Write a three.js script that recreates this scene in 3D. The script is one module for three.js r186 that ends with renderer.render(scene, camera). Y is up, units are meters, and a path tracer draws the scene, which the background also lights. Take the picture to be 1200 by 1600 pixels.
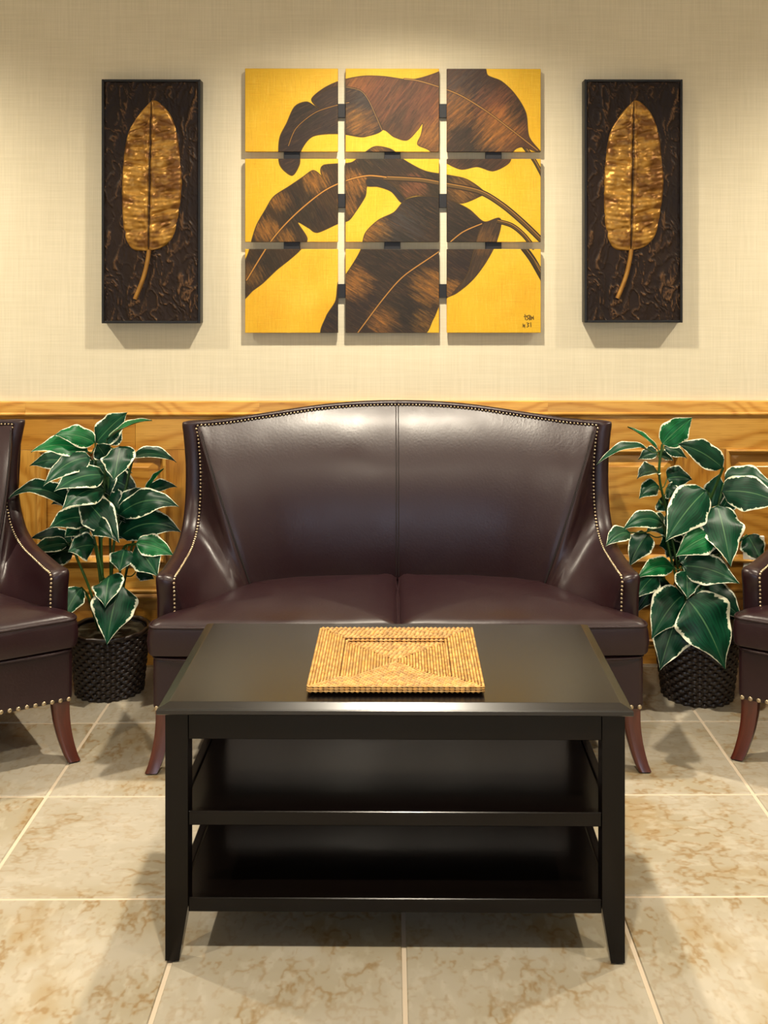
import * as THREE from 'three';
import { mergeGeometries, mergeVertices, toCreasedNormals } from 'three/addons/utils/BufferGeometryUtils.js';
import { ConvexGeometry } from 'three/addons/geometries/ConvexGeometry.js';
import { RoundedBoxGeometry } from 'three/addons/geometries/RoundedBoxGeometry.js';
import { RectAreaLightUniformsLib } from 'three/addons/lights/RectAreaLightUniformsLib.js';

// ---------------------------------------------------------------- camera, sky, lights, exposure
const renderer = new THREE.WebGLRenderer();
renderer.toneMapping = THREE.LinearToneMapping;
renderer.toneMappingExposure = 1.0;
renderer.shadowMap.enabled = true;
RectAreaLightUniformsLib.init();
const scene = new THREE.Scene();
const camera = new THREE.PerspectiveCamera(2 * Math.atan(800 / 1665) * 180 / Math.PI, 1200 / 1600, 0.05, 60);
camera.position.set(0, 1.327, 3.715);
camera.rotation.y = -0.4 * Math.PI / 180;
camera.setViewOffset(1200, 1600, -21.6, 360, 1200, 1600);
scene.background = new THREE.Color().setRGB(0.55, 0.7, 1.0);

const CEIL = 2.52;
const DOWNLIGHTS = [];                                   // a grid of recessed ceiling lamps
for (const z of [0.76, 2.8]) for (const x of [-1.95, 0.02, 1.97]) DOWNLIGHTS.push([x, z]);
const LAMP_CANDELA = 16.6;
const LAMP_COLOR = new THREE.Color().setRGB(1.0, 0.89, 0.71);
const DAYLIGHT = new THREE.RectAreaLight(new THREE.Color().setRGB(0.72, 0.82, 1.0), 4.2, 3.4, 1.5);
DAYLIGHT.name = 'daylight'; DAYLIGHT.position.set(0, 1.45, 8.42); DAYLIGHT.lookAt(0, 1.45, 0); scene.add(DAYLIGHT);

// ---------------------------------------------------------------- helpers
const V = (x, y, z) => new THREE.Vector3(x, y, z);
function rng(seed) { let a = seed >>> 0; return () => { a = (a + 0x6D2B79F5) >>> 0; let t = a; t = Math.imul(t ^ (t >>> 15), t | 1); t ^= t + Math.imul(t ^ (t >>> 7), t | 61); return ((t ^ (t >>> 14)) >>> 0) / 4294967296; }; }
const used = {};
function numbered(name) { const n = used[name] = (used[name] ?? -1) + 1; return n ? `${name}_${String(n).padStart(3, '0')}` : name; }
function shadows(o) { o.castShadow = true; o.receiveShadow = true; return o; }
function part(name, geometry, material, parent) { const m = shadows(new THREE.Mesh(geometry, material)); m.name = name; parent.add(m); return m; }
function thing(name, label, category, pos = [0, 0, 0], turn = 0, group) {
  const o = new THREE.Group(); o.name = numbered(name); scene.add(o); o.position.set(...pos); o.rotation.y = turn;
  o.userData = { label, category }; if (group) o.userData.group = group; return o;
}
function struct(name, geometry, material, label, category) {
  const o = geometry ? shadows(new THREE.Mesh(geometry, material)) : new THREE.Group();
  o.name = name; o.userData = { kind: 'structure', label, category }; scene.add(o); return o;
}
// box-projected uv in metres; the texture's u runs along the grain axis
function boxUV(g, grain = 0, ou = 0, ov = 0) {
  if (g.index) g = g.toNonIndexed();
  const p = g.attributes.position, uv = new Float32Array(p.count * 2), a = V(), b = V(), c = V();
  for (let i = 0; i < p.count; i += 3) {
    a.fromBufferAttribute(p, i); b.fromBufferAttribute(p, i + 1); c.fromBufferAttribute(p, i + 2);
    const n = b.clone().sub(a).cross(c.clone().sub(a)), q = [Math.abs(n.x), Math.abs(n.y), Math.abs(n.z)], ax = q.indexOf(Math.max(...q));
    let U = grain, W = [0, 1, 2].find(k => k !== ax && k !== U);
    if (ax === grain) { U = (ax + 1) % 3; W = (ax + 2) % 3; }
    [a, b, c].forEach((v, k) => { uv[(i + k) * 2] = v.getComponent(U) + ou; uv[(i + k) * 2 + 1] = v.getComponent(W) + ov; });
  }
  g.setAttribute('uv', new THREE.BufferAttribute(uv, 2)); return g;
}
function cbox(w, h, d, c = 0.002, grain = 0, ou = 0, ov = 0) {   // box with chamfered edges
  const pts = []; w /= 2; h /= 2; d /= 2; c = Math.min(c, w * .9, h * .9, d * .9);
  for (const x of [-1, 1]) for (const y of [-1, 1]) for (const z of [-1, 1])
    pts.push(V(x * w, y * (h - c), z * (d - c)), V(x * (w - c), y * h, z * (d - c)), V(x * (w - c), y * (h - c), z * d));
  return boxUV(new ConvexGeometry(pts), grain, ou, ov);
}
const moved = (g, x, y, z) => { g.translate(x, y, z); return g; };
function span(x0, x1, y0, y1, z0, z1, c, grain, ou, ov) { return moved(cbox(x1 - x0, y1 - y0, z1 - z0, c, grain, ou, ov), (x0 + x1) / 2, (y0 + y1) / 2, (z0 + z1) / 2); }
// grid of points -> smooth mesh; f(i, j) gives a Vector3, uv(i, j) metres
function gridGeo(nu, nv, f, uvf, flip = false) {
  const pos = [], uv = [], idx = [];
  for (let i = 0; i <= nu; i++) for (let j = 0; j <= nv; j++) { const p = f(i / nu, j / nv, i, j); pos.push(p.x, p.y, p.z); const q = uvf ? uvf(i / nu, j / nv, i, j, p) : [i / nu, j / nv]; uv.push(q[0], q[1]); }
  for (let i = 0; i < nu; i++) for (let j = 0; j < nv; j++) {
    const a = i * (nv + 1) + j, b = a + nv + 1;
    if (flip) idx.push(a, a + 1, b, b, a + 1, b + 1); else idx.push(a, b, a + 1, b, b + 1, a + 1);
  }
  const g = new THREE.BufferGeometry(); g.setAttribute('position', new THREE.Float32BufferAttribute(pos, 3)); g.setAttribute('uv', new THREE.Float32BufferAttribute(uv, 2)); g.setIndex(idx); g.computeVertexNormals(); return g;
}
function tube(pts, r, seg = 16, rad = 6, closed = false) { return new THREE.TubeGeometry(new THREE.CatmullRomCurve3(pts, closed), seg, r, rad, closed); }
// tileable value noise
function noise2(seed) {
  const r = rng(seed), N = 256, T = new Float32Array(N * N); for (let i = 0; i < N * N; i++) T[i] = r();
  return (x, y, px = N, py = N) => {
    const xi = Math.floor(x), yi = Math.floor(y), fx = x - xi, fy = y - yi, u = fx * fx * (3 - 2 * fx), v = fy * fy * (3 - 2 * fy);
    const m = (k, p) => { p = Math.min(p, N); return ((k % p) + p) % p; }, x0 = m(xi, px), x1 = m(xi + 1, px), y0 = m(yi, py), y1 = m(yi + 1, py);
    const a = T[y0 * N + x0], b = T[y0 * N + x1], c = T[y1 * N + x0], d = T[y1 * N + x1];
    return a + (b - a) * u + (c - a) * v + (a - b - c + d) * u * v;
  };
}
const nz = noise2(11), nz2 = noise2(29), nz3 = noise2(57);
function fbm(n, x, y, p, oct = 4) { let s = 0, a = .5, t = 0; for (let k = 0; k < oct; k++) { s += a * n(x, y, p, p); t += a; a *= .5; x *= 2; y *= 2; p *= 2; } return s / t; }
function dataTex(w, h, f, srgb = true, repU = 1, repV = 1) {
  const d = new Uint8Array(w * h * 4);
  for (let y = 0; y < h; y++) for (let x = 0; x < w; x++) { const c = f(x / w, y / h, x, y), i = (y * w + x) * 4; d[i] = Math.max(0, Math.min(255, c[0])); d[i + 1] = Math.max(0, Math.min(255, c[1])); d[i + 2] = Math.max(0, Math.min(255, c[2])); d[i + 3] = 255; }
  const t = new THREE.DataTexture(d, w, h); t.wrapS = t.wrapT = THREE.RepeatWrapping; t.magFilter = THREE.LinearFilter; t.minFilter = THREE.LinearMipmapLinearFilter;
  if (srgb) t.colorSpace = THREE.SRGBColorSpace; t.repeat.set(repU, repV); t.needsUpdate = true; return t;
}
const mix3 = (a, b, t) => [a[0] + (b[0] - a[0]) * t, a[1] + (b[1] - a[1]) * t, a[2] + (b[2] - a[2]) * t];
const sm = (a, b, x) => { x = Math.max(0, Math.min(1, (x - a) / (b - a))); return x * x * (3 - 2 * x); };

// ---------------------------------------------------------------- materials
const M = {};
{
  // woven grasscloth wallpaper, 0.5 m repeat
  const weave = (u, v, x, y) => {
    const hl = nz(y * .5, u * 6, 256, 6) - .5, vl = nz2(x * .5, v * 6, 256, 6) - .5, big = fbm(nz3, u * 4, v * 4, 4, 3) - .5;
    return hl * 7 + vl * 8 + big * 5;
  };
  M.wallpaper = new THREE.MeshStandardMaterial({ color: 0xffffff, roughness: .85, map: dataTex(512, 512, (u, v, x, y) => { const k = weave(u, v, x, y); return [224 + k, 214 + k, 186 + k * 1.15]; }, true, 2, 2), bumpMap: dataTex(512, 512, (u, v, x, y) => { const k = 128 + weave(u, v, x, y) * 5; return [k, k, k]; }, false, 2, 2), bumpScale: .0006 });
  M.plaster = new THREE.MeshStandardMaterial({ color: 0xe9e2d2, roughness: .9 });
  M.ceiling = new THREE.MeshStandardMaterial({ color: 0xeeebe4, roughness: .95 });
  // oak
  const oak = (u, v, seed) => {
    const w = fbm(nz, u * 2 + seed, v * 3, 256, 3), w2 = fbm(nz2, u * 5 + seed * 3, v * 14, 256, 3);
    const ring = Math.sin((v * 22 + (w - .5) * 6 + (w2 - .5) * 1.4) * Math.PI * 2) * .5 + .5;
    const fine = nz3(u * 9, v * 256 * 1.4, 256, 256), pore = nz(u * 26 + 40, v * 420, 256, 256);
    return [ring, fine, pore, w];
  };
  const oakTex = (seed, lo, mid, hi) => dataTex(1024, 1024, (u, v) => {
    const [ring, fine, pore, w] = oak(u, v, seed); let c = mix3(hi, mid, Math.pow(ring, 2.2) * .85); c = mix3(c, lo, sm(.62, .95, pore) * .35 * (0.4 + ring) + (fine - .5) * .18); c = c.map(q => q * (.93 + w * .14)); return c;
  }, true, 1, 1);
  const t1 = oakTex(3.3, [146, 94, 28], [184, 126, 44], [208, 156, 70]), t2 = oakTex(17.7, [136, 84, 26], [172, 114, 36], [196, 140, 56]);
  M.oak = new THREE.MeshPhysicalMaterial({ map: t1, roughness: .38, clearcoat: .3, clearcoatRoughness: .25 });
  M.oak2 = new THREE.MeshPhysicalMaterial({ map: t2, roughness: .38, clearcoat: .3, clearcoatRoughness: .25 });
  // floor tile: mottled travertine-look porcelain, 2 m repeat
  M.tile = new THREE.MeshStandardMaterial({ roughness: .42, map: dataTex(1024, 1024, (u, v) => {
    const a = fbm(nz, u * 9, v * 9, 9, 5), b = fbm(nz2, u * 44 + .3, v * 64, 44, 4), c = fbm(nz3, u * 60, v * 110, 60, 3), d = nz(u * 200, v * 250, 200, 250), e = fbm(nz2, u * 14 + 4.5, v * 20 + 2.5, 14, 4);
    let col = mix3([170, 162, 146], [157, 147, 125], sm(.3, .7, a));
    col = mix3(col, [150, 127, 89], sm(.5, .72, e) * sm(.36, .6, a) * .55);
    const vein = Math.max(0, 1 - Math.abs(b - .5) * 11); col = mix3(col, [130, 99, 58], vein * (.2 + sm(.42, .62, a) * .5) * sm(.2, .5, d));
    col = mix3(col, [184, 177, 162], sm(.52, .75, c) * .4); col = mix3(col, [132, 112, 84], sm(.7, 1, d) * .3 * sm(.4, .6, c));
    return col;
  }, true, .5, .5) });
  M.grout = new THREE.MeshStandardMaterial({ color: 0xc6b6a0, roughness: .9 });
  // leather
  const grainB = dataTex(512, 512, (u, v) => { const k = 128 + (fbm(nz, u * 64, v * 64, 64, 3) - .5) * 80 + (fbm(nz2, u * 5, v * 5, 5, 2) - .5) * 110; return [k, k, k]; }, false, 3.2, 3.2);
  const grainR = dataTex(256, 256, (u, v) => { const k = 170 + (fbm(nz3, u * 6, v * 6, 6, 4) - .5) * 90; return [k, k, k]; }, false, 1.6, 1.6);
  M.leather = new THREE.MeshPhysicalMaterial({ color: new THREE.Color(0x241014), roughness: .58, roughnessMap: grainR, bumpMap: grainB, bumpScale: .0007, specularIntensity: .8, clearcoat: .06, clearcoatRoughness: .25 });
  M.thread = new THREE.MeshStandardMaterial({ color: 0x1a0f0d, roughness: .7 });
  M.nail = new THREE.MeshStandardMaterial({ color: 0xb3a284, roughness: .35, metalness: .9 });
  M.cherry = new THREE.MeshPhysicalMaterial({ map: dataTex(256, 256, (u, v) => { const k = fbm(nz, u * 4, v * 40, 256, 3), c = mix3([92, 36, 20], [60, 22, 13], k); return c; }, true, 4, 4), roughness: .35, clearcoat: .4, clearcoatRoughness: .2 });
  M.espresso = new THREE.MeshPhysicalMaterial({ map: dataTex(512, 512, (u, v) => { const k = fbm(nz2, u * 3, v * 90, 256, 3); return mix3([7, 5, 4], [13, 8, 7], k); }, true, 1, 1), roughness: .2, specularIntensity: .42 });
  M.lacquer = M.espresso.clone(); M.lacquer.specularIntensity = 1; M.lacquer.roughness = .27; M.lacquer.clearcoat = .45; M.lacquer.clearcoatRoughness = .22;
  M.blackMetal = new THREE.MeshStandardMaterial({ color: 0x17161a, roughness: .5 });
  M.whitePlastic = new THREE.MeshStandardMaterial({ color: 0xe6e3da, roughness: .4 });
  M.slot = new THREE.MeshStandardMaterial({ color: 0x1a1a1a, roughness: .7 });
  M.foot = new THREE.MeshStandardMaterial({ color: 0x2a211b, roughness: .8 });
}
// ---------------------------------------------------------------- room shell
{
  const HX = 3.6, ZF = 8.5, T = .15;
  // tiled floor: every tile its own piece over a grout bed
  const floor = struct('floor', null, null, 'floor of square beige stone-look tiles with pale grout', 'floor');
  part('grout_bed', span(-HX - T, HX + T, -.12, -.0025, -T, ZF + T, .001), M.grout, floor);
  const P = .457, G = .0085, r = rng(5), vars = [];
  for (let k = 0; k < 10; k++) { const g = cbox(P - G, .012, P - G, .0022, k % 2 ? 0 : 2, r() * 2, r() * 2); vars.push(g); }
  const x0 = .027, z0 = .504; let n = 0;
  for (let i = -8; i < 8; i++) for (let j = -2; j < 18; j++) {
    const xa = x0 + i * P, za = z0 + j * P; if (xa + P < -HX || xa > HX || za + P < .02 || za > ZF) continue;
    const t = part(n++ ? `tile_${String(n - 1).padStart(3, '0')}` : 'tile', vars[Math.floor(r() * vars.length)], M.tile, floor); t.position.set(xa + P / 2, -.006, za + P / 2);
  }
  struct('ceiling', span(-HX - T, HX + T, CEIL, CEIL + .12, -T, ZF + T, .002), M.ceiling, 'plain off-white ceiling with recessed lamps', 'ceiling');
  struct('wall_back', span(-HX - T, HX + T, -.1, CEIL, -T, 0, .001), M.wallpaper, 'cream woven wallpaper wall above oak wainscot', 'wall');
  struct('wall_left', span(-HX - T, -HX, -.1, CEIL, 0, ZF, .001), M.wallpaper, 'cream wallpaper wall beside the seating group', 'wall');
  struct('wall_right', span(HX, HX + T, -.1, CEIL, 0, ZF, .001), M.wallpaper, 'cream wallpaper wall across from its twin', 'wall');
  const wf = struct('wall_front', null, null, 'cream plaster wall with a wide window opening', 'wall');
  const wx = 1.75, wy0 = .7, wy1 = 2.2;
  part('wall_section', span(-HX - T, -wx, -.1, CEIL, ZF, ZF + T, .001), M.plaster, wf); part('wall_section', span(wx, HX + T, -.1, CEIL, ZF, ZF + T, .001), M.plaster, wf);
  part('wall_section', span(-wx, wx, -.1, wy0, ZF, ZF + T, .001), M.plaster, wf); part('wall_section', span(-wx, wx, wy1, CEIL, ZF, ZF + T, .001), M.plaster, wf);
  const win = struct('window_1', null, null, 'wide window with three panes in a white frame', 'window');
  for (const x of [-wx + .02, -.6, .6, wx - .02]) part('frame_post', span(x - .025, x + .025, wy0, wy1, ZF + .03, ZF + .09, .003), M.whitePlastic, win);
  for (const y of [wy0 + .02, wy1 - .02]) part('frame_rail', span(-wx, wx, y - .025, y + .025, ZF + .035, ZF + .085, .003), M.whitePlastic, win);
  const glass = new THREE.MeshPhysicalMaterial({ color: 0xffffff, roughness: .02, transmission: 1, thickness: 0, ior: 1.5 });
  for (const x of [-1.165, 0, 1.165]) part('pane', span(x - .54, x + .54, wy0 + .045, wy1 - .045, ZF + .058, ZF + .062, .0005), glass, win);
}
// ---------------------------------------------------------------- oak wainscot
{
  const r = rng(77), HX = 3.6, wains = struct('trim_1', null, null, 'honey oak wainscot of rails, stiles and raised panels', 'wainscot');
  const S = .153, P = .596, X0 = -.776, yT = .745, yB = .352, z1 = .022;
  const oakOf = () => r() < .5 ? M.oak : M.oak2;
  for (const [a, b] of [[-3.6, -2.2], [-2.2, -.8825], [-.8825, 1.62], [1.62, 3.6]]) part('top_rail', span(a + .0004, b - .0004, yT, .87, 0, z1, .0008, 0, r(), r()), oakOf(), wains);
  for (const [a, b] of [[-3.6, -1.6], [-1.6, .4], [.4, 2.1], [2.1, 3.6]]) part('bottom_rail', span(a + .0004, b - .0004, .235, yB, 0, z1, .0008, 0, r(), r()), oakOf(), wains);
  const prof = [[0, z1 - .001], [0, z1 + .006], [.006, z1 + .008], [.011, z1 + .005], [.013, z1 - .002], [.022, .008], [.026, .004]];
  for (let k = -5; k < 8; k++) {
    const xa = X0 + k * P; if (xa < -HX - P || xa > HX) continue;
    if (xa > -HX && xa + S < HX) part('stile', span(xa, xa + S, yB + .0004, yT - .0004, 0, z1 - .0006, .0008, 1, r(), r()), oakOf(), wains);
    const a = Math.max(-HX, xa + S), b = Math.min(HX, xa + P); if (b - a < .1) continue;
    // raised field with a sloped border
    const rect = (o, z) => [[a + o, yB + o, z], [b - o, yB + o, z], [b - o, yT - o, z], [a + o, yT - o, z]];
    const lv = [rect(.02, .0), rect(.024, .006), rect(.06, .017), rect(.062, .0185)], pos = [];
    const quad = (p, q, s, t) => pos.push(...p, ...q, ...s, ...p, ...s, ...t);
    for (let i = 0; i < 3; i++) for (let e = 0; e < 4; e++) { const f = (e + 1) % 4; quad(lv[i][e], lv[i][f], lv[i + 1][f], lv[i + 1][e]); }
    quad(...lv[3]);
    let g = new THREE.BufferGeometry(); g.setAttribute('position', new THREE.Float32BufferAttribute(pos, 3)); g = boxUV(g, 0, r(), r()); g.computeVertexNormals();
    const panel = part('raised_panel', g, k % 2 ? M.oak2 : M.oak, wains);
    for (let e = 0; e < 4; e++) {           // four mitred moulding sticks
      const q = []; const f = (e + 1) % 4;
      for (let i = 0; i < prof.length - 1; i++) { const A = rect(prof[i][0], prof[i][1]), B = rect(prof[i + 1][0], prof[i + 1][1]); q.push(...A[e], ...A[f], ...B[f], ...A[e], ...B[f], ...B[e]); }
      let m = new THREE.BufferGeometry(); m.setAttribute('position', new THREE.Float32BufferAttribute(q, 3)); m = boxUV(m, e % 2 ? 1 : 0, r(), r()); m.computeVertexNormals();
      part('moulding', toCreasedNormals(m, .7), M.oak, panel);
    }
  }
  const strip = (profile, a, b, ou) => {   // profile in (z, y), extruded along x
    const s = new THREE.Shape(profile.map(([z, y]) => new THREE.Vector2(z, y))), g = new THREE.ExtrudeGeometry(s, { depth: b - a, bevelEnabled: false });
    g.rotateY(Math.PI / 2); g.scale(1, 1, -1); const idx = g.index ? g.toNonIndexed() : g, p = idx.attributes.position;
    for (let i = 0; i < p.count; i += 3) { const t = [p.getX(i + 1), p.getY(i + 1), p.getZ(i + 1)]; p.setXYZ(i + 1, p.getX(i + 2), p.getY(i + 2), p.getZ(i + 2)); p.setXYZ(i + 2, ...t); }
    idx.translate(a, 0, 0); idx.computeVertexNormals(); return toCreasedNormals(boxUV(idx, 0, ou, r()), .6);
  };
  const bead = (cz, cy, rad, n = 6) => Array.from({ length: n + 1 }, (_, i) => { const t = Math.PI / 2 - Math.PI * i / n; return [cz + Math.cos(t) * rad, cy + Math.sin(t) * rad]; });
  const rail = struct('trim_2', null, null, 'oak chair rail with rounded lower bead along the wall', 'chair rail');
  const rp = [[0, .912], [.018, .912], [.0215, .9095], [.0225, .906], [.0225, .874], ...bead(.0225, .8675, .0065), [.0225, .859], [0, .859]];
  for (const [a, b] of [[-3.6, -1.262], [-1.2615, 1.4], [1.4005, 3.6]]) part('rail_length', strip(rp, a, b, r()), M.oak, rail);
  const base = struct('baseboard_back', null, null, 'tall oak baseboard with double-bead cap', 'baseboard');
  const cap = [[0, .264], [.024, .264], ...bead(.024, .256, .006), [.026, .247], [.03, .244], ...bead(.028, .236, .0075), [.026, .224], [0, .224]];
  for (const [a, b] of [[-3.6, -.4], [-.3995, 2.0], [2.0005, 3.6]]) part('cap', strip(cap, a, b, r()), M.oak, base);
  for (const [a, b] of [[-3.6, -1.4], [-1.3995, .9], [.9005, 3.6]]) part('board', span(a, b, .08, .225, 0, .02, .001, 0, r(), r()), M.oak2, base);
  const low = [[0, .086], [.022, .086], ...bead(.022, .079, .006), [.024, .068], [.024, .062], [.021, .058], [.021, .0], [0, 0]];
  for (const [a, b] of [[-3.6, .2], [.2005, 3.6]]) part('shoe_board', strip(low, a, b, r()), M.oak2, base);
}
// ---------------------------------------------------------------- wall outlet
{
  const o = thing('wall_outlet', 'white wall outlet plate on oak wainscot', 'outlet', [1.262, .385, .0195]);
  part('cover_plate', moved(cbox(.074, .118, .006, .002), 0, 0, .003), M.whitePlastic, o);
  for (const y of [-.028, .028]) {
    const s = part('socket', moved(cbox(.034, .028, .003, .001), 0, y, .0065), M.whitePlastic, o);
    for (const x of [-.007, .007]) part('slot', moved(cbox(.0022, .009, .001, .0003), x, y + .002, .0081), M.slot, s);
  }
}
// ---------------------------------------------------------------- recessed ceiling lamps
{
  const ring = new THREE.LatheGeometry([[.055, 0], [.06, -.006], [.075, -.008], [.08, -.004], [.08, 0]].map(([x, y]) => new THREE.Vector2(x, y)), 28);
  const can = new THREE.LatheGeometry([[.056, -.002], [.05, .05], [.0, .052]].map(([x, y]) => new THREE.Vector2(x, y)), 24);
  const trimM = new THREE.MeshStandardMaterial({ color: 0xf2f0ea, roughness: .5 }), glow = new THREE.MeshStandardMaterial({ color: 0x222222, emissive: LAMP_COLOR, emissiveIntensity: 12 });
  const disc = new THREE.CylinderGeometry(.05, .05, .004, 24);
  const LAMP_LABELS = ['armchair beside the fuller bushy plant', 'two-seat leather sofa', 'armchair by the wall outlet'].map(s => 'recessed white ceiling downlight above the ' + s).concat(['floor before the armchair beside the fuller plant', 'floor in front of the coffee table', 'floor before the armchair by the outlet'].map(s => 'recessed white ceiling downlight above the ' + s));
  DOWNLIGHTS.forEach(([x, z], i) => {
    const o = thing('recessed_downlight', LAMP_LABELS[i], 'ceiling light', [x, CEIL, z], 0, 'recessed ceiling downlights');
    part('trim_ring', ring, trimM, o); const lens = part('lamp_lens', disc, glow, o); lens.position.y = -.003;
    const s = new THREE.SpotLight(LAMP_COLOR, LAMP_CANDELA, 0, 72 * Math.PI / 180, 1, 2); s.name = 'downlight_beam';
    s.position.set(x, CEIL - .02, z); s.target.position.set(x, 0, z); s.castShadow = true; s.shadow.radius = 2.0; scene.add(s); scene.add(s.target);
  });
}
// ---------------------------------------------------------------- upholstered seating
function buildSeat(o, hw, seats, crest) {
  const zc = .46, narrow = hw < .5, k = narrow ? .72 : 1, dz = narrow ? -.075 : 0, fl0 = narrow ? .03 : .016;
  const tp = (x, z) => narrow ? x * (1 - .115 * Math.max(0, Math.min(1, (.76 - z) / .5))) : x;
  const put = (name, g, m, parent) => { if (narrow) { const p = g.attributes.position; for (let i = 0; i < p.count; i++) p.setX(i, tp(p.getX(i), p.getZ(i) + zc)); g.computeVertexNormals(); } return part(name, g, m, parent); };
  //              // k shrinks the rounded inner corner of the narrow chair
  const W = hw - .05, cr = crest;
  // keys along the left half: nail line T, seat line B, face direction N, outward direction O
  const key = (t, b, n, ov) => ({ t: V(...t), b: V(...b), n: V(...n).normalize(), o: V(...ov) });
  const bx = f => -(hw - f * k);
  const keys = [
    key([-W, .385, .758], [bx(.07), .385, .752], [0, 0, 1], [-.05, 0, 0]),
    key([-W, .45, .762], [bx(.072), .385, .748], [0, 0, 1], [-.05, 0, 0]),
    key([-W, .500, .766], [bx(.078), .385, .738], [0, .55, .8], [-.052, .010, .002]),
    key([-W, .507, .70], [bx(.095), .385, .70], [0, 1, .12], [-.05, .006, 0]),
    key([-W, .513, .60], [bx(.125), .385, .64], [0, 1, .12], [-.05, .004, 0]),
    key([-W, .525, .50 + dz * .5], [bx(.155), .385, .58], [0, .9, .4], [-.05, .002, 0]),
    key([-W, .56, .415 + dz * .8], [bx(.18), .385, .53], [0, .55, .85], [-.05, 0, 0]),
    key([-W, .635, .362 + dz], [bx(.2), .385, .50], [0, .25, .97], [-.05, 0, 0]),
    key([-W - .003, .75, .342 + dz], [bx(.21), .385, .48], [0, .06, 1], [-.049, 0, 0]),
    key([-W - fl0 * .72, .84, .338 + dz], [bx(.217), .385, .47], [0, .05, 1], [-.048, .002, 0]),
    key([-W - fl0, .868, .336 + dz], [bx(.222), .385, .462], [0, .15, 1], [-.046, .014, -.002]),
  ];
  const cornerKey = keys.length - 1, xb = hw - .222 * k;
  const top = [[.95, .02, .325, .97], [.87, .09, .31, .9], [.76, .255, .29, .8], [.65, .42, .27, .68], [.43, .755, .235, .46], [.22, .94, .21, .23], [0, 1, .202, 0]].map(([fx, q, z, fb]) => [fx, .8705 + q * cr, z, fb]);
  const zb = q => .378 + .086 * Math.pow(q, 3);
  for (const [fx, y, z, fb] of top) keys.push(key([-(W + fl0 * Math.pow(fx, 4)) * fx, y, z + dz * fx * fx], [-xb * fb, .385, zb(fb)], [0, .35, 1], [0, .014, -.012]));
  const L = keys.length, full = [...keys];
  for (let i = L - 2; i >= 0; i--) { const q = keys[i], m = v => V(-v.x, v.y, v.z); full.push({ t: m(q.t), b: m(q.b), n: m(q.n), o: m(q.o) }); }
  const curve = f => new THREE.CatmullRomCurve3(full.map(f), false, 'centripetal');
  const cT = curve(q => q.t), cB = curve(q => q.b);
  const n1 = full.length - 1, SUB = 6, NU = n1 * SUB;
  const lerpK = (u, f) => { const x = Math.min(u * n1, n1 - 1e-6), i = Math.floor(x), t = x - i; return full[i][f].clone().lerp(full[i + 1][f], t); };
  const at = (c, u) => c.getPoint(Math.min(1, u));
  const T = [], B = [], Nn = [], O = [], Un = [];
  for (let i = 0; i <= NU; i++) { const u = i / NU; T.push(at(cT, u)); B.push(at(cB, u)); Nn.push(lerpK(u, 'n').normalize()); O.push(lerpK(u, 'o')); }
  const mid = V(0, .62, .95);
  // inner back and arms: a padded shell between seat line and nail line
  const NV = 26, P = [];
  for (let i = 0; i <= NU; i++) {
    const d = T[Math.min(NU, i + 1)].clone().sub(T[Math.max(0, i - 1)]).add(B[Math.min(NU, i + 1)].clone().sub(B[Math.max(0, i - 1)]));
    const v = T[i].clone().sub(B[i]); const n = d.cross(v).normalize(); if (n.dot(mid.clone().sub(T[i].clone().add(B[i]).multiplyScalar(.5))) < 0) n.negate(); Un.push(n);
  }
  const isBack = i => sm(cornerKey - 7, cornerKey + 5, Math.min(i, NU - i) / SUB);
  for (let i = 0; i <= NU; i++) {
    const row = [], len = T[i].distanceTo(B[i]), back = isBack(i), ends = sm(0, 2.5, Math.min(i, NU - i) / SUB);
    const amp = (.020 - .010 * back) * Math.min(1, len / .3) * ends;
    const seam = 1 - .10 * Math.exp(-Math.pow((i - NU / 2) / 1.1, 2)) - .05 * Math.exp(-Math.pow((Math.min(i, NU - i) - cornerKey * SUB) / 1.2, 2));
    for (let j = 0; j <= NV; j++) {
      const v = j / NV, q = 2 * v - 1, bul = (1 - Math.pow(Math.abs(q), 2.8)) * amp * seam;
      const sag = -.008 * (1 - back) * Math.sin(Math.PI * v) * ends;      // arms dish outwards above the seat
      const pt = B[i].clone().lerp(T[i], v); pt.z = B[i].z + (T[i].z - B[i].z) * Math.pow(v, 1 + 1.7 * back); row.push(pt.addScaledVector(Un[i], bul + sag));
    }
    P.push(row);
  }
  const acc = [0]; for (let i = 1; i <= NU; i++) acc.push(acc[i - 1] + P[i][14].distanceTo(P[i - 1][14]));
  const shift = g => moved(g, 0, 0, -zc);
  const inner = put('inside_back', shift(gridGeo(NU, NV, (u, v, i, j) => P[i][j], (u, v, i, j) => [acc[i], j / NV * .5])), M.leather, o);
  inner.userData.label = 'padded dark brown leather back and arms';
  // rolled frame edge outside the nail line
  const prof = [[-.02, -.012], [.0, .002], [.18, .0075], [.5, .0105], [.82, .0075], [1, -.002], [1.03, -.016], [1.03, -.05]];
  const frame = put('frame_edge', shift(gridGeo(NU, prof.length - 1, (u, v, i, j) => T[i].clone().addScaledVector(O[i], prof[j][0]).addScaledVector(Nn[i], prof[j][1]), (u, v, i, j) => [acc[i], j * .012])), M.leather, o);
  // outside: two side panels and the back panel
  const E = T.map((p, i) => p.clone().addScaledVector(O[i], .98).addScaledVector(Nn[i], -.012));
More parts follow.
